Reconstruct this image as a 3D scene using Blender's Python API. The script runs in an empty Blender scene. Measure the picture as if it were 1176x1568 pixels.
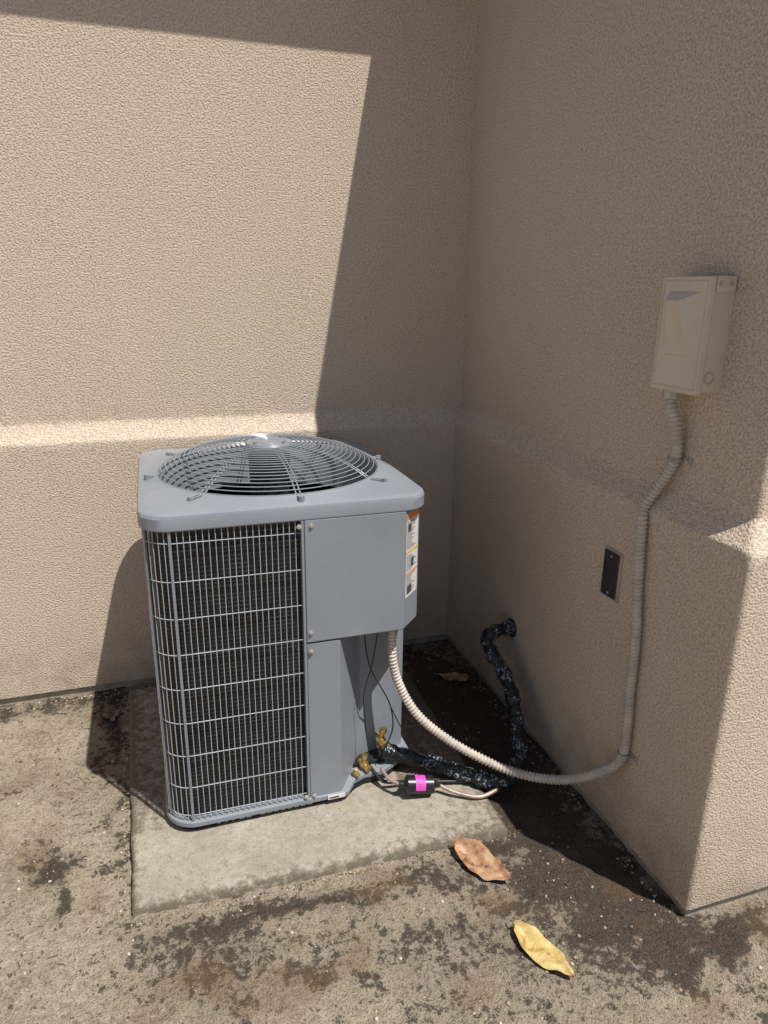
import bpy, bmesh, math, random
from mathutils import Vector, Matrix, noise
random.seed(7)
sc=bpy.context.scene
COL=sc.collection
# ------------------------------------------------------------------ helpers
def new_mat(name,base=(.5,.5,.5),rough=.6,metal=0.,spec=.5):
    m=bpy.data.materials.new(name);m.use_nodes=True
    nt=m.node_tree;b=nt.nodes['Principled BSDF']
    b.inputs['Base Color'].default_value=(*base,1);b.inputs['Roughness'].default_value=rough
    b.inputs['Metallic'].default_value=metal;b.inputs['Specular IOR Level'].default_value=spec
    return m,nt,b
def N(nt,t,**kw):
    n=nt.nodes.new(t)
    for k,v in kw.items():
        if k in n.inputs: n.inputs[k].default_value=v
        else: setattr(n,k,v)
    return n
def noise_node(nt,scale,detail=3,rough=.5,co=None):
    n=N(nt,'ShaderNodeTexNoise');n.inputs['Scale'].default_value=scale;n.inputs['Detail'].default_value=detail
    n.inputs['Roughness'].default_value=rough
    if co is not None: nt.links.new(co,n.inputs['Vector'])
    return n
def ramp(nt,fac,stops):
    r=N(nt,'ShaderNodeValToRGB')
    e=r.color_ramp.elements
    while len(e)<len(stops): e.new(.5)
    for i,(p,c) in enumerate(stops):
        e[i].position=p;e[i].color=(*c,1) if len(c)==3 else c
    nt.links.new(fac,r.inputs['Fac']);return r
def mix(nt,fac,a,b,mode='MIX'):
    m=N(nt,'ShaderNodeMix',data_type='RGBA',blend_type=mode)
    for s,v in ((0,fac),(6,a),(7,b)):
        if isinstance(v,bpy.types.NodeSocket): nt.links.new(v,m.inputs[s])
        else: m.inputs[s].default_value=v if s==0 else (*v,1)
    return m.outputs[2]
def math_n(nt,op,a,b=None):
    m=N(nt,'ShaderNodeMath',operation=op)
    for i,v in enumerate((a,b)):
        if v is None: continue
        if isinstance(v,bpy.types.NodeSocket): nt.links.new(v,m.inputs[i])
        else: m.inputs[i].default_value=v
    return m.outputs[0]
def bump(nt,b,h,strength,dist):
    n=N(nt,'ShaderNodeBump');n.inputs['Strength'].default_value=strength;n.inputs['Distance'].default_value=dist
    nt.links.new(h,n.inputs['Height']);nt.links.new(n.outputs[0],b.inputs['Normal']);return n
def obj_co(nt): return N(nt,'ShaderNodeTexCoord').outputs['Object']
def empty(name):
    e=bpy.data.objects.new(name,None);COL.objects.link(e);e.empty_display_size=.1;return e
def mesh_obj(name,verts,faces,mats,parent=None,smooth=False,fm=None):
    me=bpy.data.meshes.new(name);me.from_pydata([tuple(v) for v in verts],[],faces)
    if not isinstance(mats,(list,tuple)): mats=[mats]
    for m in mats: me.materials.append(m)
    if fm: me.polygons.foreach_set('material_index',fm)
    if smooth: me.polygons.foreach_set('use_smooth',[True]*len(me.polygons))
    me.update()
    o=bpy.data.objects.new(name,me);COL.objects.link(o)
    if parent: o.parent=parent
    return o
def fix_normals(o):
    bm=bmesh.new();bm.from_mesh(o.data);bmesh.ops.recalc_face_normals(bm,faces=bm.faces);bm.to_mesh(o.data);bm.free()
def bevel(o,w,seg=2,ang=30):
    m=o.modifiers.new('bev','BEVEL');m.width=w;m.segments=seg;m.limit_method='ANGLE';m.angle_limit=math.radians(ang)
    return o
class MB:
    def __init__(s): s.v=[];s.f=[];s.m=[]
    def add(s,v,f,mi=0):
        o=len(s.v);s.v+=[tuple(x) for x in v];s.f+=[tuple(i+o for i in q) for q in f];s.m+=[mi]*len(f)
    def box(s,a,b,mi=0):
        (x0,y0,z0),(x1,y1,z1)=a,b
        s.add([(x0,y0,z0),(x1,y0,z0),(x1,y1,z0),(x0,y1,z0),(x0,y0,z1),(x1,y0,z1),(x1,y1,z1),(x0,y1,z1)],
              [(0,3,2,1),(4,5,6,7),(0,1,5,4),(1,2,6,5),(2,3,7,6),(3,0,4,7)],mi)
    def prism(s,poly,z0,z1,mi=0):
        n=len(poly)
        s.add([(x,y,z0) for x,y in poly]+[(x,y,z1) for x,y in poly],
              [tuple(range(n))[::-1],tuple(range(n,2*n))]+[(i,(i+1)%n,n+(i+1)%n,n+i) for i in range(n)],mi)
    def cyl(s,p0,p1,r0,r1=None,n=16,mi=0,cap=True):
        r1=r0 if r1 is None else r1
        p0=Vector(p0);p1=Vector(p1);d=(p1-p0).normalized()
        u=d.orthogonal().normalized();w=d.cross(u)
        v=[];
        for p,r in((p0,r0),(p1,r1)):
            for i in range(n):
                a=2*math.pi*i/n;v.append(p+u*math.cos(a)*r+w*math.sin(a)*r)
        f=[(i,(i+1)%n,n+(i+1)%n,n+i) for i in range(n)]
        if cap: f+=[tuple(range(n))[::-1],tuple(range(n,2*n))]
        s.add(v,f,mi)
    def tube(s,pts,rf,n=10,mi=0,closed=False,cap=True):
        pts=[Vector(p) for p in pts];L=len(pts);v=[];t0=None;u=None;acc=0
        for i,p in enumerate(pts):
            if closed: t=(pts[(i+1)%L]-pts[i-1]).normalized()
            else: t=(pts[min(i+1,L-1)]-pts[max(i-1,0)]).normalized()
            if u is None: u=t.orthogonal().normalized()
            else: u=(u-t*u.dot(t)).normalized()
            w=t.cross(u)
            if i: acc+=(p-pts[i-1]).length
            r=rf(acc) if callable(rf) else rf
            for k in range(n):
                a=2*math.pi*k/n;v.append(p+u*math.cos(a)*r+w*math.sin(a)*r)
        f=[]
        for i in range(L if closed else L-1):
            j=(i+1)%L
            for k in range(n): f.append((i*n+k,i*n+(k+1)%n,j*n+(k+1)%n,j*n+k))
        if cap and not closed: f+=[tuple(range(n))[::-1],tuple(range((L-1)*n,L*n))]
        s.add(v,f,mi)
    def make(s,name,mats,parent=None,smooth=False,bev=0):
        o=mesh_obj(name,s.v,s.f,mats,parent,smooth,s.m);fix_normals(o)
        if bev: bevel(o,bev)
        return o
def smooth_angle(o,deg=35):
    me=o.data;me.polygons.foreach_set('use_smooth',[True]*len(me.polygons))
    bm=bmesh.new();bm.from_mesh(me);a=math.radians(deg)
    for e in bm.edges:
        if len(e.link_faces)==2 and e.calc_face_angle(0)>a: e.smooth=False
    bm.to_mesh(me);bm.free();return o
def spline(pts,step):
    P=[Vector(p) for p in pts];P=[P[0]*2-P[1]]+P+[P[-1]*2-P[-2]]
    raw=[]
    for i in range(1,len(P)-2):
        a,b,c,d=P[i-1:i+3]
        for k in range(40):
            t=k/40
            raw.append(.5*((2*b)+(c-a)*t+(2*a-5*b+4*c-d)*t*t+(3*b-a-3*c+d)*t**3))
    raw.append(P[-2])
    cum=[0]
    for i in range(1,len(raw)): cum.append(cum[-1]+(raw[i]-raw[i-1]).length)
    n=max(2,int(cum[-1]/step));out=[];j=0
    for k in range(n+1):
        q=cum[-1]*k/n
        while j<len(raw)-2 and cum[j+1]<q: j+=1
        sg=cum[j+1]-cum[j];out.append(raw[j].lerp(raw[j+1],(q-cum[j])/sg if sg>0 else 0))
    return out
# ------------------------------------------------------------------ camera (solved from the photograph's perspective)
Cc=Vector((-1.2139,-2.7248,1.5796));yaw,pit,rol,fpx=.3188,.3107,.0121,1077.
F=Vector((math.sin(yaw)*math.cos(pit),math.cos(yaw)*math.cos(pit),-math.sin(pit)))
R0=Vector((math.cos(yaw),-math.sin(yaw),0));U0=R0.cross(F)
R=R0*math.cos(rol)+U0*math.sin(rol);U=U0*math.cos(rol)-R0*math.sin(rol)
cd=bpy.data.cameras.new('camera');cam=bpy.data.objects.new('camera',cd);COL.objects.link(cam)
M=Matrix.Identity(4)
for i in range(3): M[i][0]=R[i];M[i][1]=U[i];M[i][2]=-F[i];M[i][3]=Cc[i]
cam.matrix_world=M
cd.sensor_fit='VERTICAL';cd.sensor_height=36;cd.lens=fpx/1568*36;cd.clip_start=.05;cd.clip_end=500
sc.camera=cam
# ------------------------------------------------------------------ light
az,el=.5741,1.1244
s=Vector((-math.sin(az)*math.cos(el),math.cos(az)*math.cos(el),-math.sin(el)))
w=bpy.data.worlds.new('World');sc.world=w;w.use_nodes=True;nt=w.node_tree
sky=nt.nodes.new('ShaderNodeTexSky');sky.sky_type='NISHITA';sky.sun_disc=False
sky.sun_elevation=el;sky.sun_rotation=math.atan2(-s.x,-s.y)
bg=nt.nodes['Background'];bg.inputs['Strength'].default_value=.075
nt.links.new(sky.outputs[0],bg.inputs['Color'])
sl=bpy.data.lights.new('sun','SUN');sl.energy=5;sl.angle=math.radians(.5);sl.color=(1,.96,.91)
so=bpy.data.objects.new('sun',sl);COL.objects.link(so);so.rotation_euler=s.to_track_quat('-Z','Y').to_euler();so.location=(3,-5,8)
vs=sc.view_settings;vs.view_transform='Standard';vs.look='None';vs.exposure=0;vs.gamma=1
# ------------------------------------------------------------------ materials
def stucco_mat():
    m,nt,b=new_mat('stucco',rough=.95,spec=.12);co=obj_co(nt)
    n1=noise_node(nt,165,2,.55,co);n2=noise_node(nt,430,1,.5,co)
    r1=ramp(nt,n1.outputs[0],[(.36,(0,0,0)),(.56,(1,1,1))])
    h=math_n(nt,'ADD',r1.outputs[0],math_n(nt,'MULTIPLY',n2.outputs[0],.6))
    bump(nt,b,h,.85,.0024)
    nl=noise_node(nt,1.7,4,.6,co)
    c=ramp(nt,nl.outputs[0],[(.3,(.665,.545,.43)),(.7,(.73,.605,.48))]).outputs[0]
    c=mix(nt,.6,c,ramp(nt,n1.outputs[0],[(.30,(.32,.255,.195)),(.46,(.64,.525,.415)),(.62,(.79,.665,.535))]).outputs[0])  # relief pits darkened in the colour, standing in for tiny grain shadows
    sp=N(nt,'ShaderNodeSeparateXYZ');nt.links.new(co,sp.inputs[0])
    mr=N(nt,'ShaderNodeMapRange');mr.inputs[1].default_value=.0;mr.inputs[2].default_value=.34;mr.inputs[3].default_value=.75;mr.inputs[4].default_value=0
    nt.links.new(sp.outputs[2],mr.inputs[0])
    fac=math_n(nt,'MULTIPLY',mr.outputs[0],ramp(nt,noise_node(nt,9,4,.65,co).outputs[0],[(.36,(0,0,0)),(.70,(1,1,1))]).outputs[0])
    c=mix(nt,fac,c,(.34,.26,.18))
    nt.links.new(c,b.inputs['Base Color']);return m
M_st=stucco_mat()
def simple(name,base,rough=.5,metal=0,var=.12,scale=30,bs=.0,bd=.001,spec=.5):
    m,nt,b=new_mat(name,base,rough,metal,spec);co=obj_co(nt)
    n=noise_node(nt,scale,3,.6,co)
    lo=tuple(c*(1-var) for c in base);hi=tuple(min(1,c*(1+var)) for c in base)
    nt.links.new(ramp(nt,n.outputs[0],[(.3,lo),(.7,hi)]).outputs[0],b.inputs['Base Color'])
    rr=N(nt,'ShaderNodeMapRange');rr.inputs[3].default_value=max(.05,rough-.08);rr.inputs[4].default_value=min(1,rough+.1)
    nt.links.new(n.outputs[0],rr.inputs[0]);nt.links.new(rr.outputs[0],b.inputs['Roughness'])
    if bs: bump(nt,b,noise_node(nt,scale*4,3,.6,co).outputs[0],bs,bd)
    return m
def paint_mat():
    m,nt,b=new_mat('gray_paint',rough=.38);co=obj_co(nt)
    c=ramp(nt,noise_node(nt,5,4,.6,co).outputs[0],[(.3,(.235,.26,.295)),(.7,(.265,.29,.325))]).outputs[0]
    dust=ramp(nt,noise_node(nt,16,5,.7,co).outputs[0],[(.52,(0,0,0)),(.8,(.4,.4,.4))]).outputs[0]
    c=mix(nt,dust,c,(.36,.345,.32));nt.links.new(c,b.inputs['Base Color'])
    rr=N(nt,'ShaderNodeMapRange');rr.inputs[3].default_value=.25;rr.inputs[4].default_value=.5
    nt.links.new(noise_node(nt,9,4,.6,co).outputs[0],rr.inputs[0]);nt.links.new(rr.outputs[0],b.inputs['Roughness'])
    bump(nt,b,noise_node(nt,3.2,1,.4,co).outputs[0],.35,.01)
    return m
M_gray=paint_mat()
M_wire=simple('grille_wire_paint',(.42,.44,.47),.35,0,.05,20)
M_guard=simple('guard_wire_paint',(.27,.29,.32),.28,.1,.05,20)
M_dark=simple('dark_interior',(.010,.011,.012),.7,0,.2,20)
M_silver=simple('fan_aluminium',(.50,.51,.53),.35,.6,.08,10)
M_brass=simple('brass',(.66,.46,.18),.32,.85,.2,60)
M_copper=simple('copper_pipe',(.46,.34,.29),.45,.4,.3,40)
M_black=simple('black_paint',(.018,.018,.02),.3,0,.2,40)
M_mag=simple('magenta_label',(.80,.07,.55),.5,0,.08,60)
M_white=simple('white_label',(.72,.72,.70),.5,0,.06,80)
M_orange=simple('orange_label',(.85,.30,.04),.5,0,.06,80)
M_yellow=simple('yellow_label',(.8,.56,.06),.5,0,.06,80)
M_ink=simple('label_ink',(.08,.08,.09),.6,0,.1,80)
M_cond=simple('conduit_plastic',(.55,.495,.42),.45,0,.16,25)
M_box=simple('beige_enamel',(.66,.565,.46),.4,0,.05,12)
M_steel=simple('galvanised_steel',(.48,.45,.41),.45,.3,.15,30)
M_plate=simple('plate_dark',(.04,.036,.034),.4,0,.2,40)
M_roof=simple('roof_shingle',(.16,.11,.085),.9,0,.25,12,.5,.01)
M_found=simple('foundation_concrete',(.40,.35,.27),.9,0,.3,20,.6,.004)
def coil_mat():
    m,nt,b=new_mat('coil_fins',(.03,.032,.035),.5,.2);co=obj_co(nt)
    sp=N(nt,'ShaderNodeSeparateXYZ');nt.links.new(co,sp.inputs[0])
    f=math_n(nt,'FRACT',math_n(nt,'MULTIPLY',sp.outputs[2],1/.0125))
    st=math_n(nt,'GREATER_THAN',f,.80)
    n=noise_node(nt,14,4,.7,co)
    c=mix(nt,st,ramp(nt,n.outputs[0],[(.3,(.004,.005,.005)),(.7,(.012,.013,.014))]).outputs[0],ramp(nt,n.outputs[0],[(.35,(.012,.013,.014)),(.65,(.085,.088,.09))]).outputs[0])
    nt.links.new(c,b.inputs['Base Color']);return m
M_coil=coil_mat()
def tape_mat():
    m,nt,b=new_mat('printed_black_insulation',(.02,.02,.022),.3);co=obj_co(nt)
    n=noise_node(nt,150,1,.4,co);n2=noise_node(nt,20,1,.4,co)
    t=math_n(nt,'MULTIPLY',math_n(nt,'GREATER_THAN',n.outputs[0],.585),math_n(nt,'GREATER_THAN',n2.outputs[0],.49))
    c=mix(nt,t,(.012,.014,.018),(.36,.40,.46));nt.links.new(c,b.inputs['Base Color'])
    bump(nt,b,noise_node(nt,45,3,.6,co).outputs[0],1.,.009);return m
M_tape=tape_mat()
def pad_mat():
    m,nt,b=new_mat('pad_concrete',rough=.95,spec=.12);co=obj_co(nt)
    at=N(nt,'ShaderNodeAttribute');at.attribute_name='dirt_shade'
    n5=noise_node(nt,5,5,.65,co);n40=noise_node(nt,34,5,.75,co);n160=noise_node(nt,190,2,.6,co)
    c=ramp(nt,n5.outputs[0],[(.3,(.33,.30,.24)),(.7,(.46,.42,.345))]).outputs[0]
    c=mix(nt,ramp(nt,n40.outputs[0],[(.42,(0,0,0)),(.66,(.7,.7,.7))]).outputs[0],c,(.265,.23,.18))
    c=mix(nt,ramp(nt,n160.outputs[0],[(.58,(0,0,0)),(.70,(.6,.6,.6))]).outputs[0],c,(.14,.12,.095))
    t=math_n(nt,'ADD',at.outputs['Fac'],math_n(nt,'MULTIPLY',math_n(nt,'SUBTRACT',n40.outputs[0],.5),2.6))
    c=mix(nt,ramp(nt,t,[(.38,(0,0,0)),(.95,(.85,.85,.85))]).outputs[0],c,(.14,.11,.078))
    nt.links.new(c,b.inputs['Base Color'])
    h=math_n(nt,'ADD',n40.outputs[0],math_n(nt,'MULTIPLY',n160.outputs[0],.5))
    bump(nt,b,h,.8,.006);return m
M_pad=pad_mat()
def ground_mat():
    m,nt,b=new_mat('weathered_ground',rough=1.,spec=.1);co=obj_co(nt)
    at=N(nt,'ShaderNodeAttribute');at.attribute_name='stain_shade'
    big=noise_node(nt,3.6,4,.62,co);mid=noise_node(nt,12,5,.72,co);fine=noise_node(nt,46,4,.75,co);gr=noise_node(nt,190,3,.7,co)
    c=ramp(nt,big.outputs[0],[(.38,(.185,.14,.10)),(.5,(.36,.295,.215)),(.62,(.58,.49,.37))]).outputs[0]
    c=mix(nt,.55,c,ramp(nt,mid.outputs[0],[(.38,(.12,.088,.062)),(.48,(.33,.268,.20)),(.60,(.66,.565,.435))]).outputs[0])
    c=mix(nt,.45,c,ramp(nt,fine.outputs[0],[(.38,(.12,.092,.068)),(.5,(.37,.305,.23)),(.62,(.68,.59,.465))]).outputs[0])
    c=mix(nt,.28,c,ramp(nt,gr.outputs[0],[(.38,(.12,.095,.07)),(.5,(.41,.34,.26)),(.62,(.72,.63,.50))]).outputs[0])
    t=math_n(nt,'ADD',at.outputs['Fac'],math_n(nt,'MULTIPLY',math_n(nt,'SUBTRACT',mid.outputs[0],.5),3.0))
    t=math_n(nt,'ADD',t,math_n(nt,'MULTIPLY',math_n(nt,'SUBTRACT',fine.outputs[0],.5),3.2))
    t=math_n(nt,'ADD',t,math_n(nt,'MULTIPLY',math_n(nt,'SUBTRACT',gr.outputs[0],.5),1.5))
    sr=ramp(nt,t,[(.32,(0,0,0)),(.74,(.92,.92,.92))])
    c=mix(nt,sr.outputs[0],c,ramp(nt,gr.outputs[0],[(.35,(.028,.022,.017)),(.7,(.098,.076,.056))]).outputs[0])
    rust=math_n(nt,'MULTIPLY',ramp(nt,noise_node(nt,4.5,3,.6,co).outputs[0],[(.54,(0,0,0)),(.66,(1,1,1))]).outputs[0],.4)
    c=mix(nt,rust,c,(.20,.12,.065))
    nt.links.new(c,b.inputs['Base Color'])
    h=math_n(nt,'ADD',fine.outputs[0],math_n(nt,'MULTIPLY',gr.outputs[0],.5))
    bump(nt,b,h,1.,.015);return m
M_ground=ground_mat()
# ------------------------------------------------------------------ ground sheet
def axis(lo,hi,step):
    a=[];x=lo
    while x<hi: a.append(x);x+=step
    a.append(hi);return a
xs=[-80,-30,-12,-6,-4,-3]+axis(-2.4,.9,.0105)+[1.4,2.5,5,12,30,80]
ys=[-80,-30,-12,-6,-4,-3.2]+axis(-2.6,.06,.0105)+[.5,2,6,20,80]
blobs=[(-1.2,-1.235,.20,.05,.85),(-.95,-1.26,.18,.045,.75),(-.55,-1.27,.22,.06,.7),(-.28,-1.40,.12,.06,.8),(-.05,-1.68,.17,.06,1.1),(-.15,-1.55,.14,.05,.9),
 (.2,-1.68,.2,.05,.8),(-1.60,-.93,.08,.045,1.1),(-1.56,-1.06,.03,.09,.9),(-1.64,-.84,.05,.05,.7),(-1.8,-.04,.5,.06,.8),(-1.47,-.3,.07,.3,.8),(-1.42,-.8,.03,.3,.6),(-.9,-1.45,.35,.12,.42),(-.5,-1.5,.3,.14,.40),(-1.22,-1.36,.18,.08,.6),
 (-.1,-.6,.25,.8,1.1),(-.16,-1.25,.09,.25,1.1),(-.08,-1.5,.08,.12,.9),(-.62,-1.75,.3,.1,.38),(0.0,-1.9,.25,.08,.45),(-1.75,-.55,.15,.1,.3),(-.38,-1.24,.08,.03,.8),(-.23,-.7,.12,.5,.9),(-1.0,-1.7,.12,.06,.5),(-1.18,-1.62,.06,.12,.4),(-.3,-1.58,.10,.07,.5)]  # besides stains, blobs by the right wall paint its shadow darker
def ss(p,sc_): return noise.noise(Vector(p)*sc_)
V=[];ST=[]
for y in ys:
    for x in xs:
        near=-2.5<x<1 and -2.7<y<.1
        z=0;tone=.0
        if near:
            p=(x,y,0)
            e=max(0,min(1,(x+2.4)/.2,(.9-x)/.2,(y+2.6)/.2))
            z=e*(.006*ss(p,5)+.005*ss(p,15)+.005*ss(p,38))
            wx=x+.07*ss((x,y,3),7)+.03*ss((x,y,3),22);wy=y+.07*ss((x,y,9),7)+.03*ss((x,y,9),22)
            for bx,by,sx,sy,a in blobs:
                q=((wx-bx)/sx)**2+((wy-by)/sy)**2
                if q<6: tone+=a*math.exp(-q)
        V.append((x,y,z-.003));ST.append(min(tone,1.25))
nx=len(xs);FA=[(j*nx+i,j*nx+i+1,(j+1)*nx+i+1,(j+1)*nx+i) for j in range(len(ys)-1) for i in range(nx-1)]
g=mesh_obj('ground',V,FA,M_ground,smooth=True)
a=g.data.attributes.new('stain_shade','FLOAT','POINT');a.data.foreach_set('value',ST)
# ------------------------------------------------------------------ house
house=empty('stucco_house')
L=1.6123;d=.0483;HL=1.0265;HU=1.0898;TOP=2.9
plan=[]
def seg(a,b,n):
    for i in range(n): t=i/n;plan.append((a[0]+(b[0]-a[0])*t,a[1]+(b[1]-a[1])*t))
seg((-9,0),(-2.6,0),8);seg((-2.6,0),(0,0),280)
seg((0,0),(0,-L+.016),170)
for k in range(0,7):
    t=k/6*math.pi/2;plan.append((.016-.016*math.cos(t),-L+.016-.016*math.sin(t)))
seg((.024,-L),(.9,-L),90);seg((.9,-L),(7,-L),6);plan.append((7,-L))
prof=[(0,.03),(0,.10),(0,.3),(0,.6),(0,.9),(0,1.0),(0,HL-.005),(.0012,HL),(.0045,HL+.005),(.011,HL+.012),(.022,HL+.026),(.035,HL+.043),(.0455,HU-.004),(.0475,HU+.001),(d,HU+.008),(d,HU+.02),(d,1.2),(d,1.6),(d,2.2),(d,TOP)]
V=[];n=len(plan)
for (o,z) in prof:
    for (x,y) in plan:
        j=.0024 if .98<z<1.12 else .0006
        jn=ss((x,y,z),34)*j+ss((x,y,z),8)*j*1.2
        V.append((x+o+jn,y+o+jn,z+(jn*.9 if z>.2 and z<2.8 else 0)))
FA=[(k*n+i,k*n+i+1,(k+1)*n+i+1,(k+1)*n+i) for k in range(len(prof)-1) for i in range(n-1)]
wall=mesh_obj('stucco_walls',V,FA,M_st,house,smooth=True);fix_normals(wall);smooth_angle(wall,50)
mb=MB()
mb.add([(-9,.012,-.05),(.012,.012,-.05),(.012,-L+.012,-.05),(7,-L+.012,-.05),(-9,.012,.04),(.012,.012,.04),(.012,-L+.012,.04),(7,-L+.012,.04)],[(0,1,5,4),(1,2,6,5),(2,3,7,6)])
mb.make('foundation',M_found,house)
mb=MB();mb.box((-9,5.9,0),(7,6,TOP-.002));mb.box((-9.1,.05,0),(-9.002,6,TOP-.002));mb.box((7.002,-L+.05,0),(7.1,6,TOP-.002))
mb.make('rear_walls',M_st,house)
EV=[(-9.4,-.168),(-.222,-.168),(.062,-1.64),(7.4,-1.64),(7.4,6.4),(-9.4,6.4)]  # unseen eave outline, shaped to cast the shadow edges on the back wall
mb=MB();mb.prism(EV,TOP+.001,TOP+.03)
z0=TOP+.034
mb.add([(x,y,z0) for x,y in EV]+[(-6,3,4.1),(2.2,3,4.1),(3.4,1.2,4.0)],[(0,1,7,6),(1,2,8),(1,8,7),(2,3,8),(3,4,7,8),(4,5,6,7),(5,0,6)])
mb.make('roof',M_roof,house)
# added wall, out of frame, bouncing sunlight onto the shaded right wall
bw_=empty('bounce_wall')
mb=MB();mb.box((-4.35,-9,-.02),(-4.2,-.02,1.85));mb.make('bounce_wall_body',simple('bounce_wall_paint',(.66,.60,.53),.9,0,.06,6,.3,.004),bw_)
mb=MB();mb.box((-4.39,-9.03,1.851),(-4.16,-.015,1.91));mb.make('bounce_wall_cap',M_found,bw_,False,.006)
# ------------------------------------------------------------------ concrete pad (gridded top carrying rim dirt and painted-in shade)
c00,c10,c11,c01=[Vector(q) for q in((-1.377,-1.168,0),(-.305,-1.20,0),(-.285,-.05,0),(-1.405,-.05,0))]
NP=110;V=[];DT=[]
for j in range(NP+1):
    for i in range(NP+1):
        u,v=i/NP,j/NP
        p=(c00*(1-u)+c10*u)*(1-v)+(c01*(1-u)+c11*u)*v
        ed=min(u,1-u,v,1-v)*1.1
        on=(i in(0,NP) or j in(0,NP))
        wob=.005*ss((p.x,p.y,1),12)+.003*ss((p.x,p.y,1),50)
        if ed<.02: p=p+Vector((wob,wob,0))
        z=.028+.0012*ss((p.x,p.y,0),9)-(.007 if on else (.0018 if ed<.012 else 0))
        dd=.85*math.exp(-ed/.025)+.35*max(0,ss((p.x,p.y,7),4))+.9*math.exp(-max(0,(-.45-p.x))/.10)*math.exp(-((p.y+1.1)/.15)**2)*.4
        if p.x>-.55 and p.y>-.95: dd+=.9  # shade painted into the colour behind and right of the unit
        if p.x<-1.28 and p.y>-.9: dd+=.5  # painted shade along the pad's left side
        V.append((p.x,p.y,z));DT.append(dd)
FA=[(j*(NP+1)+i,j*(NP+1)+i+1,(j+1)*(NP+1)+i+1,(j+1)*(NP+1)+i) for j in range(NP) for i in range(NP)]
rim=[i for i in range(NP+1)]+[(j+1)*(NP+1)-1 for j in range(1,NP+1)]+[NP*(NP+1)+i for i in range(NP-1,-1,-1)]+[j*(NP+1) for j in range(NP-1,0,-1)]
k0=len(V)
for q in rim: V.append((V[q][0],V[q][1],-.03));DT.append(1.)
for i in range(len(rim)): FA.append((rim[i],k0+i,k0+(i+1)%len(rim),rim[(i+1)%len(rim)]))
pad=mesh_obj('concrete_pad',V,FA,M_pad,None,True);fix_normals(pad)
a=pad.data.attributes.new('dirt_shade','FLOAT','POINT');a.data.foreach_set('value',DT)
# ------------------------------------------------------------------ air conditioner
ac=empty('air_conditioner_unit')
AX,AY,HW,RC=-.88,-.5465,.395,.085
def rrad(t,half,r):
    c,s_=abs(math.cos(t)),abs(math.sin(t));k=half-r;t1=half/max(c,s_)
    if t1*min(c,s_)<=k: return t1
    q=(c+s_)*k;return q+math.sqrt(max(0,q*q-(2*k*k-r*r)))
def loft(rings,name,mat,parent,NN=256):
    V=[]
    for (kind,size,z,r) in rings:
        for i in range(NN):
            t=2*math.pi*i/NN
            q=rrad(t,size,r) if kind=='s' else size
            V.append((AX+q*math.cos(t),AY+q*math.sin(t),z))
    FA=[(k*NN+i,k*NN+(i+1)%NN,(k+1)*NN+(i+1)%NN,(k+1)*NN+i) for k in range(len(rings)-1) for i in range(NN)]
    o=mesh_obj(name,V,FA,mat,parent);fix_normals(o);smooth_angle(o,25);return o
H=1.019
loft([('s',HW-.012,H-.042,RC),('s',HW+.002,H-.046,RC),('s',HW+.005,H-.042,RC),('s',HW+.005,H-.012,RC),('s',HW+.002,H-.004,RC),('s',HW-.006,H,RC-.01),
      ('s',HW-.022,H+.001,RC-.015),('c',.356,H+.010,0),('c',.349,H+.014,0),('c',.341,H+.012,0),('c',.336,H,0),('c',.331,H-.09,0),('c',.328,H-.13,0)],'top_cover',M_gray,ac)
def gz(r): return H+.014+.076*(1-(min(r,.345)/.345)**3.0)
mb=MB()
r=.345
while r>.085:
    mb.tube([(AX+r*math.cos(t*2*math.pi/72),AY+r*math.sin(t*2*math.pi/72),gz(r)) for t in range(72)],.0017,6,0,True)
    r-=.0142
for k in range(8):
    t=math.radians(4+45*k);rm=.372 if k%2==0 else .398
    for dt in(-.006,.006):
        pts=[(AX+q*math.cos(t)-dt*math.sin(t),AY+q*math.sin(t)+dt*math.cos(t),(gz(q)-.0035 if q<.345 else H+.012)) for q in [.06,.1,.15,.2,.25,.28,.31,.33,.345,rm]]
        mb.tube(pts,.0022,6)
    mb.cyl((AX+rm*math.cos(t),AY+rm*math.sin(t),H),(AX+rm*math.cos(t),AY+rm*math.sin(t),H+.017),.009,.009,10)
gd=mb.make('fan_guard',M_guard,ac,True);smooth_angle(gd,50)
mb=MB();mb.cyl((AX,AY,gz(.05)-.003),(AX,AY,gz(.03)+.003),.074,.070,40)
for rr_ in(.055,.035): mb.tube([(AX+rr_*math.cos(t*math.pi/20),AY+rr_*math.sin(t*math.pi/20),gz(.03)+.003) for t in range(40)],.0018,6,0,True)
for k in range(4):
    t=math.radians(40+90*k);mb.cyl((AX+.062*math.cos(t),AY+.062*math.sin(t),gz(0)),(AX+.062*math.cos(t),AY+.062*math.sin(t),gz(0)+.012),.007,.005,8)
smooth_angle(mb.make('motor_mount_plate',M_guard,ac))
mb=MB();mb.cyl((AX,AY,.93),(AX,AY,1.07),.062,.066,40)
mb.cyl((AX,AY,.885),(AX,AY,.93),.035,.035,24)
smooth_angle(mb.make('fan_motor',M_dark,ac))
mb=MB()
for k in range(3):
    t0=math.radians(-48+120*k);nr,na=8,8;Vv=[]
    for i in range(nr):
        q=.05+.262*i/(nr-1)
        wd=math.radians(30+12*i/(nr-1))
        for j in range(na):
            u=j/(na-1);t=t0+wd*(u-.5)+.35*(i/(nr-1))**1.3
            Vv.append((AX+q*math.cos(t),AY+q*math.sin(t),.905+.06*(u-.5)*1.3+.012*math.sin(u*math.pi)))
    mb.add(Vv,[(i*na+j,i*na+j+1,(i+1)*na+j+1,(i+1)*na+j) for i in range(nr-1) for j in range(na-1)])
fb=mb.make('fan_blades',M_silver,ac,True)
fb.modifiers.new('s','SOLIDIFY').thickness=.0015
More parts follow.
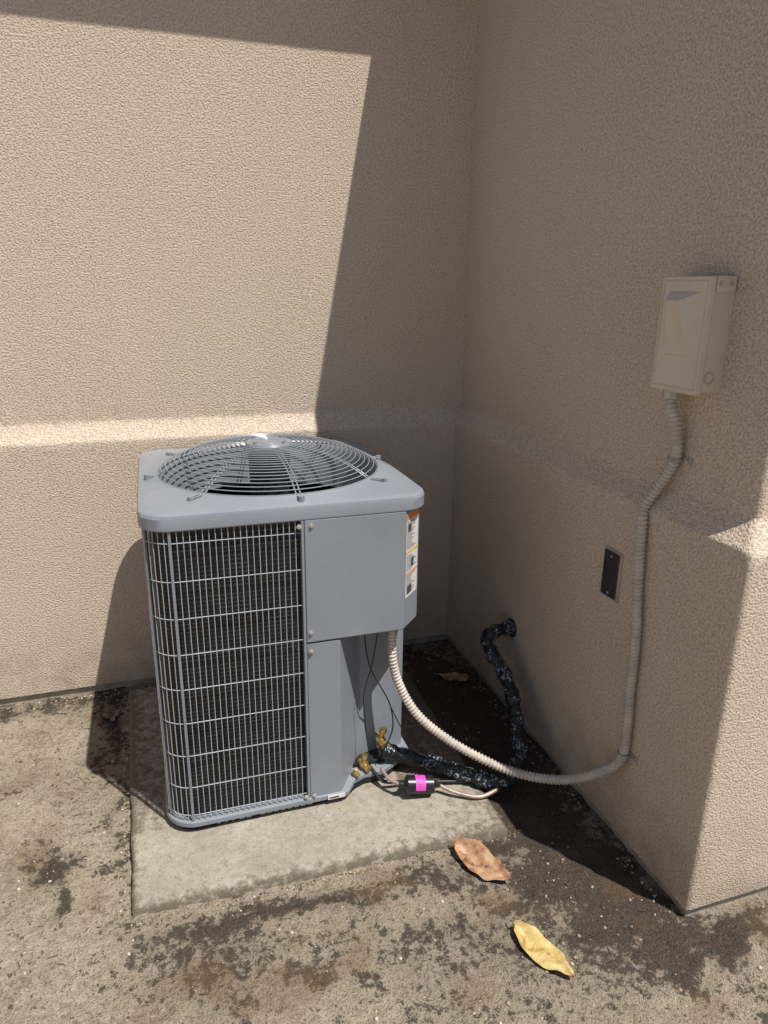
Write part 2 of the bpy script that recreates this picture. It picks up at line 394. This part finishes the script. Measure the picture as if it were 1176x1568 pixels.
def cab_path(half,r,step,endy=-.74,startx=-.853):
    x0,x1,y0,y1=AX-half,AX+half,AY-half,AY+half;P=[(startx,y0)]
    def arc(cx,cy,a0,a1):
        k=10
        for i in range(k+1):
            a=math.radians(a0+(a1-a0)*i/k);P.append((cx+r*math.cos(a),cy+r*math.sin(a)))
    arc(x0+r,y0+r,270,180);arc(x0+r,y1-r,180,90);arc(x1-r,y1-r,90,0);P.append((x1,endy))
    out=[];acc=0;pos=step/2
    for i in range(len(P)-1):
        a,b=P[i],P[i+1];l=math.hypot(b[0]-a[0],b[1]-a[1])
        if l<1e-9: continue
        while pos<=acc+l:
            t=(pos-acc)/l;out.append((a[0]+(b[0]-a[0])*t,a[1]+(b[1]-a[1])*t));pos+=step
        acc+=l
    return P,out
Pc,_=cab_path(HW-.020,RC-.020,.1)
V=[(x,y,z) for z in(.07,.975) for x,y in Pc];n=len(Pc)
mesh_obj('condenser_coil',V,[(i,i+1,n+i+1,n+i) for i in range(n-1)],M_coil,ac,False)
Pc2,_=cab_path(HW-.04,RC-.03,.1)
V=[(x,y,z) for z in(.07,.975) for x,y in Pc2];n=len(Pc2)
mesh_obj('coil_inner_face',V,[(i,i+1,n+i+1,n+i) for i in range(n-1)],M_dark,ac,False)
Pg,G=cab_path(HW-.003,RC-.003,.0163)
mb=MB()
for (x,y) in G: mb.cyl((x,y,.07),(x,y,.975),.0013,.0013,5,0,False)
for z in [.938,.830,.722,.614,.506,.398,.290,.182,.085]:
    mb.tube([(x,y,z+.0015*math.sin(x*9)) for x,y in Pg],.0014,6)
gw=mb.make('coil_grille',M_wire,ac,True)
mb=MB()
for (cx0,cy0,ang) in ((AX-HW+RC,AY-HW+RC,262),(AX-HW+RC,AY-HW+RC,205),(AX-HW+RC,AY+HW-RC,135)):
    a=math.radians(ang);a2=math.radians(ang-5);q=RC+.001
    p=[(cx0+q*math.cos(a),cy0+q*math.sin(a)),(cx0+q*math.cos(a2),cy0+q*math.sin(a2)),(cx0+(q-.006)*math.cos(a2),cy0+(q-.006)*math.sin(a2)),(cx0+(q-.006)*math.cos(a),cy0+(q-.006)*math.sin(a))]
    mb.prism(p,.07,.974)
mb.prism([(-.862,-.945),(-.855,-.945),(-.855,-.90),(-.862,-.90)],.07,.974)
mb.make('corner_posts',M_gray,ac,False,.0008)
YF=AY-HW
mb=MB();mb.prism([(-.8535,YF-.004),(-.562,YF-.004),(-.4915,-.872),(-.4915,-.70),(-.8535,-.70)],.603,.9745)
mb.make('control_box_cover',M_gray,ac,False,.003)
mb=MB();mb.prism([(-.8535,YF-.001),(-.756,YF-.001),(-.752,YF+.004),(-.668,-.812),(-.655,-.80),(-.502,-.772),(-.495,-.765),(-.495,-.60),(-.8535,-.60)],.062,.5985)
mb.make('service_panel',M_gray,ac,False,.002)
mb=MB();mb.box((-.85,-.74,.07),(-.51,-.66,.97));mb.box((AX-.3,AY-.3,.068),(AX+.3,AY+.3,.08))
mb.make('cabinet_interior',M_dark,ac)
def base_poly(o):
    h=HW+o;r=RC+o;P=[]
    x0,x1,y0,y1=AX-h,AX+h,AY-h,AY+h
    for cx,cy,a0 in ((x0+r,y0+r,270),(x0+r,y1-r,180),(x1-r,y1-r,90)):
        for i in range(9):
            a=math.radians(a0-90*i/8);P.append((cx+r*math.cos(a),cy+r*math.sin(a)))
    P+=[(x1,-.80),(x1-.03,-.835),(-.60,-.885),(-.665,-.885),(-.70,-.90),(-.735,y0)]
    return P
mb=MB();mb.prism(base_poly(.006),.048,.067);mb.make('base_pan',M_gray,ac,False,.004)
mb=MB();mb.prism(base_poly(-.012),.026,.0485);mb.make('base_skirt',M_dark,ac)
mb=MB()
for i in range(14):
    if i in(5,): continue
    x=-1.135+.021*i; mb.box((x,YF+.0105,.033),(x+(.006 if i<3 else .015),YF+.0125,.041))
mb.make('base_slot_light',M_white,ac)  # solid pale tabs drawn as light showing through the skirt
mb=MB()
def screw(p,n=(0,-1,0),r=.0055):
    p=Vector(p);n=Vector(n);mb.cyl(p,p+n*.002,r*1.35,r*1.35,14);mb.cyl(p+n*.002,p+n*.006,r*.8,r*.7,6)
for x,z in [(-.868,.957),(-.835,.957),(-.842,.635),(-.842,.575),(-.868,.075),(-.842,.075)]: screw((x,YF-.004,z))
screw((-1.232,-.917,.975),(-.6,-.8,0));screw((-.50,-.89,.985),(.7,-.7,0))
mb.make('panel_screws',M_steel,ac)
ch0=Vector((-.562,YF-.004,0));ch1=Vector((-.4915,-.872,0));cu=(ch1-ch0).normalized();cn=Vector((cu.y,-cu.x,0))
W=(ch1-ch0).length
mb=MB()
def chq(u0,u1,z0_,z1_,off,mi):
    p=[ch0+cu*u0+cn*off,ch0+cu*u1+cn*off];mb.add([(p[0].x,p[0].y,z0_),(p[1].x,p[1].y,z0_),(p[1].x,p[1].y,z1_),(p[0].x,p[0].y,z1_)],[(0,1,2,3)],mi)
chq(.008,W-.01,.70,.962,.0006,0)
chq(.009,W-.011,.942,.960,.0012,1);chq(.009,W-.011,.838,.846,.0012,3);chq(.009,W-.011,.772,.778,.0012,1)
z=.934
while z>.705:
    if not (.834<z<.85 or .768<z<.782):
        chq(.012,.012+(W-.03)*random.uniform(.45,1),z,z+.0022,.0012,2)
    z-=.0062
chq(.02,.04,.905,.928,.0016,2);chq(.045,.062,.79,.82,.0016,2);chq(.02,.05,.71,.735,.0016,2)
mb.make('warning_labels',[M_white,M_orange,M_ink,M_yellow],ac)
mb=MB();mb.box((-.80,YF-.0088,.050),(-.745,YF-.0062,.064),0);mb.box((-.795,YF-.0095,.054),(-.765,YF-.0089,.059),1)
mb.make('rating_badge',[M_white,M_ink],ac)
mb=MB()
def valve(p,dirv,up,s_=1):
    p=Vector(p);dv=Vector(dirv).normalized();uv=Vector(up).normalized()
    mb.cyl(p,p+dv*.05*s_,.011*s_,.011*s_,16);mb.cyl(p+dv*.018*s_,p+dv*.04*s_,.017*s_,.017*s_,6)
    mb.cyl(p+dv*.05*s_,p+dv*.062*s_,.015*s_,.013*s_,6)
    mb.cyl(p+dv*.026*s_,p+dv*.026*s_+uv*.036*s_,.009*s_,.009*s_,12);mb.cyl(p+dv*.026*s_+uv*.03*s_,p+dv*.026*s_+uv*.044*s_,.013*s_,.012*s_,6)
    mb.cyl(p+dv*.026*s_,p+dv*.026*s_-uv*.03*s_,.008*s_,.008*s_,12)
valve((-.665,-.838,.085),(.35,-1,-.1),(.1,0,1),.85);valve((-.592,-.80,.145),(.1,-1,-.1),(.2,-.1,1),1)
valve((-.70,-.875,.078),(.5,-1,0),(0,-.4,1),.5)
v=mb.make('service_valves',M_brass,ac);smooth_angle(v)
mb=MB()
mb.tube(spline([(-.66,-.86,.60),(-.655,-.88,.50),(-.635,-.875,.43),(-.60,-.86,.36),(-.565,-.85,.28),(-.56,-.86,.20),(-.60,-.88,.13)],.01),.0022,6)
mb.tube(spline([(-.60,-.84,.60),(-.63,-.86,.46),(-.66,-.87,.36),(-.655,-.86,.26),(-.645,-.87,.14)],.01),.0018,6)
mb.tube(spline([(-.565,-.85,.28),(-.53,-.87,.2),(-.48,-.9,.13),(-.42,-.93,.09)],.01),.0018,6)
mb.make('control_wires',M_black,ac,True)
# ------------------------------------------------------------------ refrigerant lines
rl=empty('refrigerant_line_set')
mb=MB()
def tr(a): return .0255+.0024*math.sin(a*75)+.0018*math.sin(a*190)
mb.tube(spline([(-.590,-.845,.118),(-.554,-.85,.10),(-.467,-.88,.075),(-.36,-.96,.06),(-.262,-1.035,.056),(-.205,-1.035,.058)],.006),tr,16)
mb.tube(spline([(-.25,-1.05,.055),(-.19,-1.02,.06),(-.14,-.96,.075),(-.112,-.89,.12),(-.092,-.80,.20),(-.095,-.73,.26),(-.115,-.67,.305),(-.118,-.635,.338),(-.085,-.62,.362),(-.03,-.61,.362),(.02,-.605,.36)],.006),tr,16)
mb.make('insulated_suction_line',M_tape,rl,True)
mb=MB();mb.tube(spline([(-.61,-.90,.085),(-.60,-.945,.08),(-.575,-.978,.076)],.005),.006,10)
mb.tube(spline([(-.445,-1.0,.058),(-.40,-1.035,.046),(-.34,-1.065,.040),(-.285,-1.06,.042),(-.25,-1.045,.05)],.005),.0065,10)
mb.make('liquid_line_pipe',M_copper,rl,True)
mb=MB();mb.tube(spline([(-.64,-.86,.075),(-.62,-.91,.06),(-.6,-.93,.055),(-.52,-.94,.045),(-.4,-.97,.04),(-.3,-1.0,.04)],.006),.006,8)
mb.make('black_signal_tube',M_black,rl,True)
mb=MB();A=Vector((-.578,-.978,.077));B=Vector((-.447,-.999,.062));D=(B-A)
mb.cyl(A,A+D*.12,.009,.012,20);mb.cyl(A+D*.12,A+D*.2,.012,.0285,28);mb.cyl(A+D*.2,A+D*.82,.0285,.0285,28);mb.cyl(A+D*.82,A+D*.9,.0285,.012,28);mb.cyl(A+D*.9,B,.012,.009,20)
smooth_angle(mb.make('filter_drier',M_black,rl))
mb=MB();Vv=[];dn=D.normalized();u=Vector((0,0,1));u=(u-dn*u.dot(dn)).normalized();w_=Vector((0,-1,0));w_=(w_-dn*w_.dot(dn)).normalized()
for q in(.38,.62):
    for i in range(13):
        a=math.radians(-25+i*10);Vv.append(A+D*q+(u*math.cos(a)+w_*math.sin(a))*.0290)
mb.add(Vv,[(i,i+1,14+i,13+i) for i in range(12)])
mb.make('drier_label',M_mag,rl,True)
mb=MB()
for (q0,q1,a0,a1) in((.42,.435,5,60),(.47,.485,0,80),(.52,.53,10,70),(.56,.575,0,50)):
    Vv=[]
    for q in(q0,q1):
        for i in range(6):
            a=math.radians(a0+(a1-a0)*i/5);Vv.append(A+D*q+(u*math.cos(a)+w_*math.sin(a))*.0294)
    mb.add(Vv,[(i,i+1,7+i,6+i) for i in range(5)])
mb.make('drier_label_print',M_ink,rl,True)
mb=MB();mb.tube([( -.003,-.605+.03*math.cos(t*math.pi/10),.36+.03*math.sin(t*math.pi/10)) for t in range(20)],.007,8,0,True);mb.make('wall_sealant_ring',M_black,rl,True)
# ------------------------------------------------------------------ flexible conduit
fc=empty('flexible_conduit')
def cr(a):
    ph=(a/.0115)%1
    return .0108+.0044*(max(0,.5+.5*math.cos(2*math.pi*ph)))**.7
cp=[(-.571,-.87,.62),(-.571,-.87,.549),(-.571,-.88,.468),(-.549,-.89,.377),(-.496,-.92,.278),(-.401,-.97,.194),(-.293,-1.04,.140),(-.214,-1.11,.129),(-.142,-1.18,.146),(-.085,-1.24,.187),(-.035,-1.30,.258),(-.017,-1.317,.315),(-.017,-1.316,.42),(-.017,-1.309,.52),(-.017,-1.307,.62),(-.017,-1.298,.72),(-.017,-1.285,.81),(-.016,-1.268,.98),(-.004,-1.255,1.03),(.018,-1.266,1.085),(.028,-1.292,1.14),(.030,-1.306,1.19),(.022,-1.300,1.25),(.011,-1.280,1.32),(.011,-1.277,1.352)]
mb=MB();mb.tube(spline(cp,.00164),cr,14);mb.make('conduit_body',M_cond,fc,True)
mb=MB()
mb.cyl((-.571,-.87,.575),(-.571,-.87,.604),.021,.021,8);mb.cyl((.011,-1.278,1.322),(.011,-1.277,1.350),.020,.020,8)
smooth_angle(mb.make('conduit_fittings',M_steel,fc))
mb=MB()
for (p,zz,xw) in (((-.017,-1.317),.31,0.0),((.030,-1.301),1.17,d)):
    mb.tube([(p[0]+.0165*math.cos(math.radians(a)),p[1]+.0165*math.sin(math.radians(a)),zz) for a in range(60,301,20)],.0036,6)
    mb.box((xw-.004,p[1]-.044,zz-.010),(xw+.001,p[1]-.010,zz+.010));mb.cyl((xw-.003,p[1]-.032,zz),(xw-.010,p[1]-.032,zz),.007,.006,8)
mb.make('conduit_straps',M_steel,fc)
# ------------------------------------------------------------------ disconnect box
db=empty('electrical_disconnect_box')
by1,by2,bz1,bz2,x0=-1.4005,-1.2433,1.349,1.609,d-.0744
mb=MB();mb.box((x0+.020,by1+.005,bz1+.003),(d+.002,by2-.003,bz2-.004));mb.make('back_box',M_box,db,False,.002)
mb=MB()
mb.box((x0,by1,bz1-.003),(x0+.0165,by2,bz2));mb.box((x0+.0182,by1-.0014,bz2-.034),(d-.004,by2+.001,bz2+.001))
mb.make('hinged_cover',M_box,db,False,.002)
mb=MB()
ya,yb_,zt,zb=-1.378,-1.272,1.576,1.430
mb.add([(x0,ya,zt),(x0,yb_,zt),(x0,ya+.014,zb),(x0,yb_-.006,zb),(x0-.024,ya+.046,zt-.020),(x0-.020,yb_-.012,zt-.020),(x0-.002,ya+.020,zb+.004),(x0-.002,yb_-.010,zb+.004)],
 [(0,1,5,4),(4,5,7,6),(0,4,6,2),(1,3,7,5),(2,6,7,3),(0,2,3,1)])
mb.make('pull_hood',M_box,db,False,.001)
# narrow stamped border around the door panel
mb=MB()
for a_,b_ in (((by1+.006,bz1+.006),(by2-.006,bz1+.009)),((by1+.006,bz2-.012),(by2-.006,bz2-.009)),((by1+.006,bz1+.009),(by1+.009,bz2-.012)),((by2-.009,bz1+.009),(by2-.006,bz2-.012))):
    mb.box((x0-.0022,a_[0],a_[1]),(x0+.001,b_[0],b_[1]))
mb.make('door_panel_border',M_box,db,False,.0008)
mb=MB()
for xx in (.0,.03): mb.cyl((xx,by1-.001,bz2-.016),(xx,by1-.005,bz2-.016),.004,.004,8)
mb.tube([(.012+.013*math.cos(t*math.pi/8),by1+.0040,1.385+.013*math.sin(t*math.pi/8)) for t in range(16)],.0014,5,0,True)
mb.make('box_screws',M_steel,db)
# ------------------------------------------------------------------ outlet cover
oc=empty('wall_outlet_cover')
mb=MB();mb.box((-.005,-1.192,.722),(.003,-1.108,.872));mb.make('cover_plate',M_steel,oc,False,.0015)
mb=MB();mb.box((-.0085,-1.182,.730),(-.0052,-1.116,.866));mb.make('dark_insert',M_plate,oc,False,.001)
mb=MB()
for z in(.742,.853): mb.cyl((-.0086,-1.150,z),(-.0105,-1.150,z),.004,.004,8)
mb.make('plate_screws',M_steel,oc)
# ------------------------------------------------------------------ fallen leaves
def leaf_mat(name,c1,c2,c3):
    m,nt,b=new_mat(name,rough=.5);co=obj_co(nt)
    c=ramp(nt,noise_node(nt,28,4,.65,co).outputs[0],[(.36,c3),(.48,c1),(.64,c2)]).outputs[0]
    sp=N(nt,'ShaderNodeSeparateXYZ');nt.links.new(co,sp.inputs[0])
    a=math_n(nt,'ABSOLUTE',sp.outputs[1]);v=math_n(nt,'FRACT',math_n(nt,'MULTIPLY',math_n(nt,'SUBTRACT',sp.outputs[0],math_n(nt,'MULTIPLY',a,.8)),75))
    vein=math_n(nt,'LESS_THAN',v,.12);mid=math_n(nt,'LESS_THAN',a,.0012)
    c=mix(nt,math_n(nt,'MULTIPLY',math_n(nt,'MAXIMUM',vein,mid),.45),c,tuple(q*.6+.12 for q in c2))
    nt.links.new(c,b.inputs['Base Color']);bump(nt,b,noise_node(nt,70,3,.6,co).outputs[0],.7,.004);return m
M_lb=leaf_mat('leaf_brown',(.38,.20,.10),(.50,.31,.18),(.10,.05,.025))
M_ly=leaf_mat('leaf_yellow',(.55,.40,.12),(.62,.49,.22),(.32,.18,.06))
M_ld=leaf_mat('leaf_dark',(.10,.07,.05),(.16,.12,.09),(.04,.03,.02))
def leaf(p0,p1,width,mat,curl,z=.004,seed=0):
    p0=Vector((*p0,0));p1=Vector((*p1,0));Ln=(p1-p0).length;V=[];nu,nv=32,13
    for i in range(nu):
        t=i/(nu-1);hw=width/2*(math.sin(math.pi*t**.85)**.75)*(1+.05*math.sin(t*19+seed))
        for j in range(nv):
            q=(j/(nv-1)-.5)*2
            hq=hw*(1+.10*math.sin(seed+6*t)*(1 if q>0 else -1))
            zz=.004+curl*(abs(q)**1.5)*(.5+.5*math.sin(3*t+seed))*(1.5 if q>0 else .5)+curl*.8*(2*t-1)**2+.003*math.sin(11*t+4*q+seed)+.002*math.sin(27*t-5*q)
            V.append(((t-.5)*Ln,q*hq+.004*math.sin(3.5*t),max(.0005,zz)))
    o=mesh_obj('fallen_leaf',V,[(i*nv+j,i*nv+j+1,(i+1)*nv+j+1,(i+1)*nv+j) for i in range(nu-1) for j in range(nv-1)],mat,None,True)
    me=o.data
    bm=bmesh.new();bm.from_mesh(me)
    st=MB();st.tube([(-Ln*.5+.004,0,.012),(-Ln*.5-.012,.001,.012),(-Ln*.5-.024,.004,.006)],.0013,6)
    vs_=[bm.verts.new(v) for v in st.v]
    for f in st.f: bm.faces.new([vs_[i] for i in f])
    bm.to_mesh(me);bm.free()
    o.location=(p0+p1)/2+Vector((0,0,z));o.rotation_euler=(0,0,math.atan2(p1.y-p0.y,p1.x-p0.x));return o
leaf((-.485,-1.215),(-.385,-1.375),.085,M_lb,.020,.002,1)
leaf((-.445,-1.505),(-.372,-1.672),.072,M_ly,.012,.002,2.2)
leaf((-1.50,-.12),(-1.45,-.26),.06,M_ld,.014,.002,4)
leaf((-.16,-.30),(-.06,-.38),.05,M_lb,.012,.002,5)
# ------------------------------------------------------------------ small stones and debris
mb=MB()
def stone(x,y,r,zb=0,fl=.6):
    bm=bmesh.new();bmesh.ops.create_icosphere(bm,subdivisions=1,radius=r)
    for q in bm.verts: q.co*=random.uniform(.7,1.3);q.co.z*=fl
    mb.add([(q.co.x+x,q.co.y+y,q.co.z+zb+r*.2) for q in bm.verts],[[q.index for q in f.verts] for f in bm.faces],random.choice([0,1,1,1,2,2]));bm.free()
def gh(x,y): p=(x,y,0);return .006*ss(p,5)+.005*ss(p,15)+.005*ss(p,38)-.003
cnt=0
while cnt<2400:
    x=random.uniform(-2.2,.6);y=random.uniform(-2.1,-.02)
    if x>-.02 and y>-L-.01: continue
    if -1.41<x<-.28 and y>-1.21: continue
    if ss((x,y,2),5)<random.uniform(-.4,.3): cnt+=.2;continue
    stone(x,y,random.choice([.0012,.0015,.002,.002,.0025,.003,.0035,.0055]),gh(x,y));cnt+=1
for _ in range(160):
    t=random.random();x=-1.40+random.gauss(-.006,.006);y=-1.15*t-.03;stone(x,y,random.uniform(.0015,.005),gh(x,y))
for _ in range(220):
    x=random.uniform(-1.4,-.25);y=-1.19-abs(random.gauss(0,.012));stone(x,y,random.uniform(.0015,.004),gh(x,y))
for _ in range(160):
    x=random.uniform(-2.2,-1.2);y=-abs(random.gauss(0,.03))-.004;stone(x,y,random.uniform(.0015,.006),gh(x,y))
for _ in range(160):
    y=random.uniform(-1.62,-.1);x=-abs(random.gauss(0,.02))-.004;stone(x,y,random.uniform(.0015,.005),gh(x,y))
for _ in range(110): stone(random.uniform(-1.36,-.32),random.uniform(-1.18,-.96),random.uniform(.0008,.0022),.028)
for _ in range(60):
    x=random.choice([random.uniform(-1.9,.1),random.gauss(-1.55,.06)]);y=random.uniform(-1.9,-1.25) if x>-1.42 else random.uniform(-1.3,-.3);a_=random.uniform(0,6.28);l=random.uniform(.008,.025)
    mb.cyl((x,y,gh(x,y)+.003),(x+l*math.cos(a_),y+l*math.sin(a_),gh(x,y)+.005),.0010,.0006,5,2)
mb.make('gravel_debris',[simple('stone_light',(.55,.48,.38),.9,0,.2,90),simple('stone_mid',(.33,.265,.19),.9,0,.2,90),simple('stone_dark',(.10,.078,.056),.9,0,.2,90)],None,True)
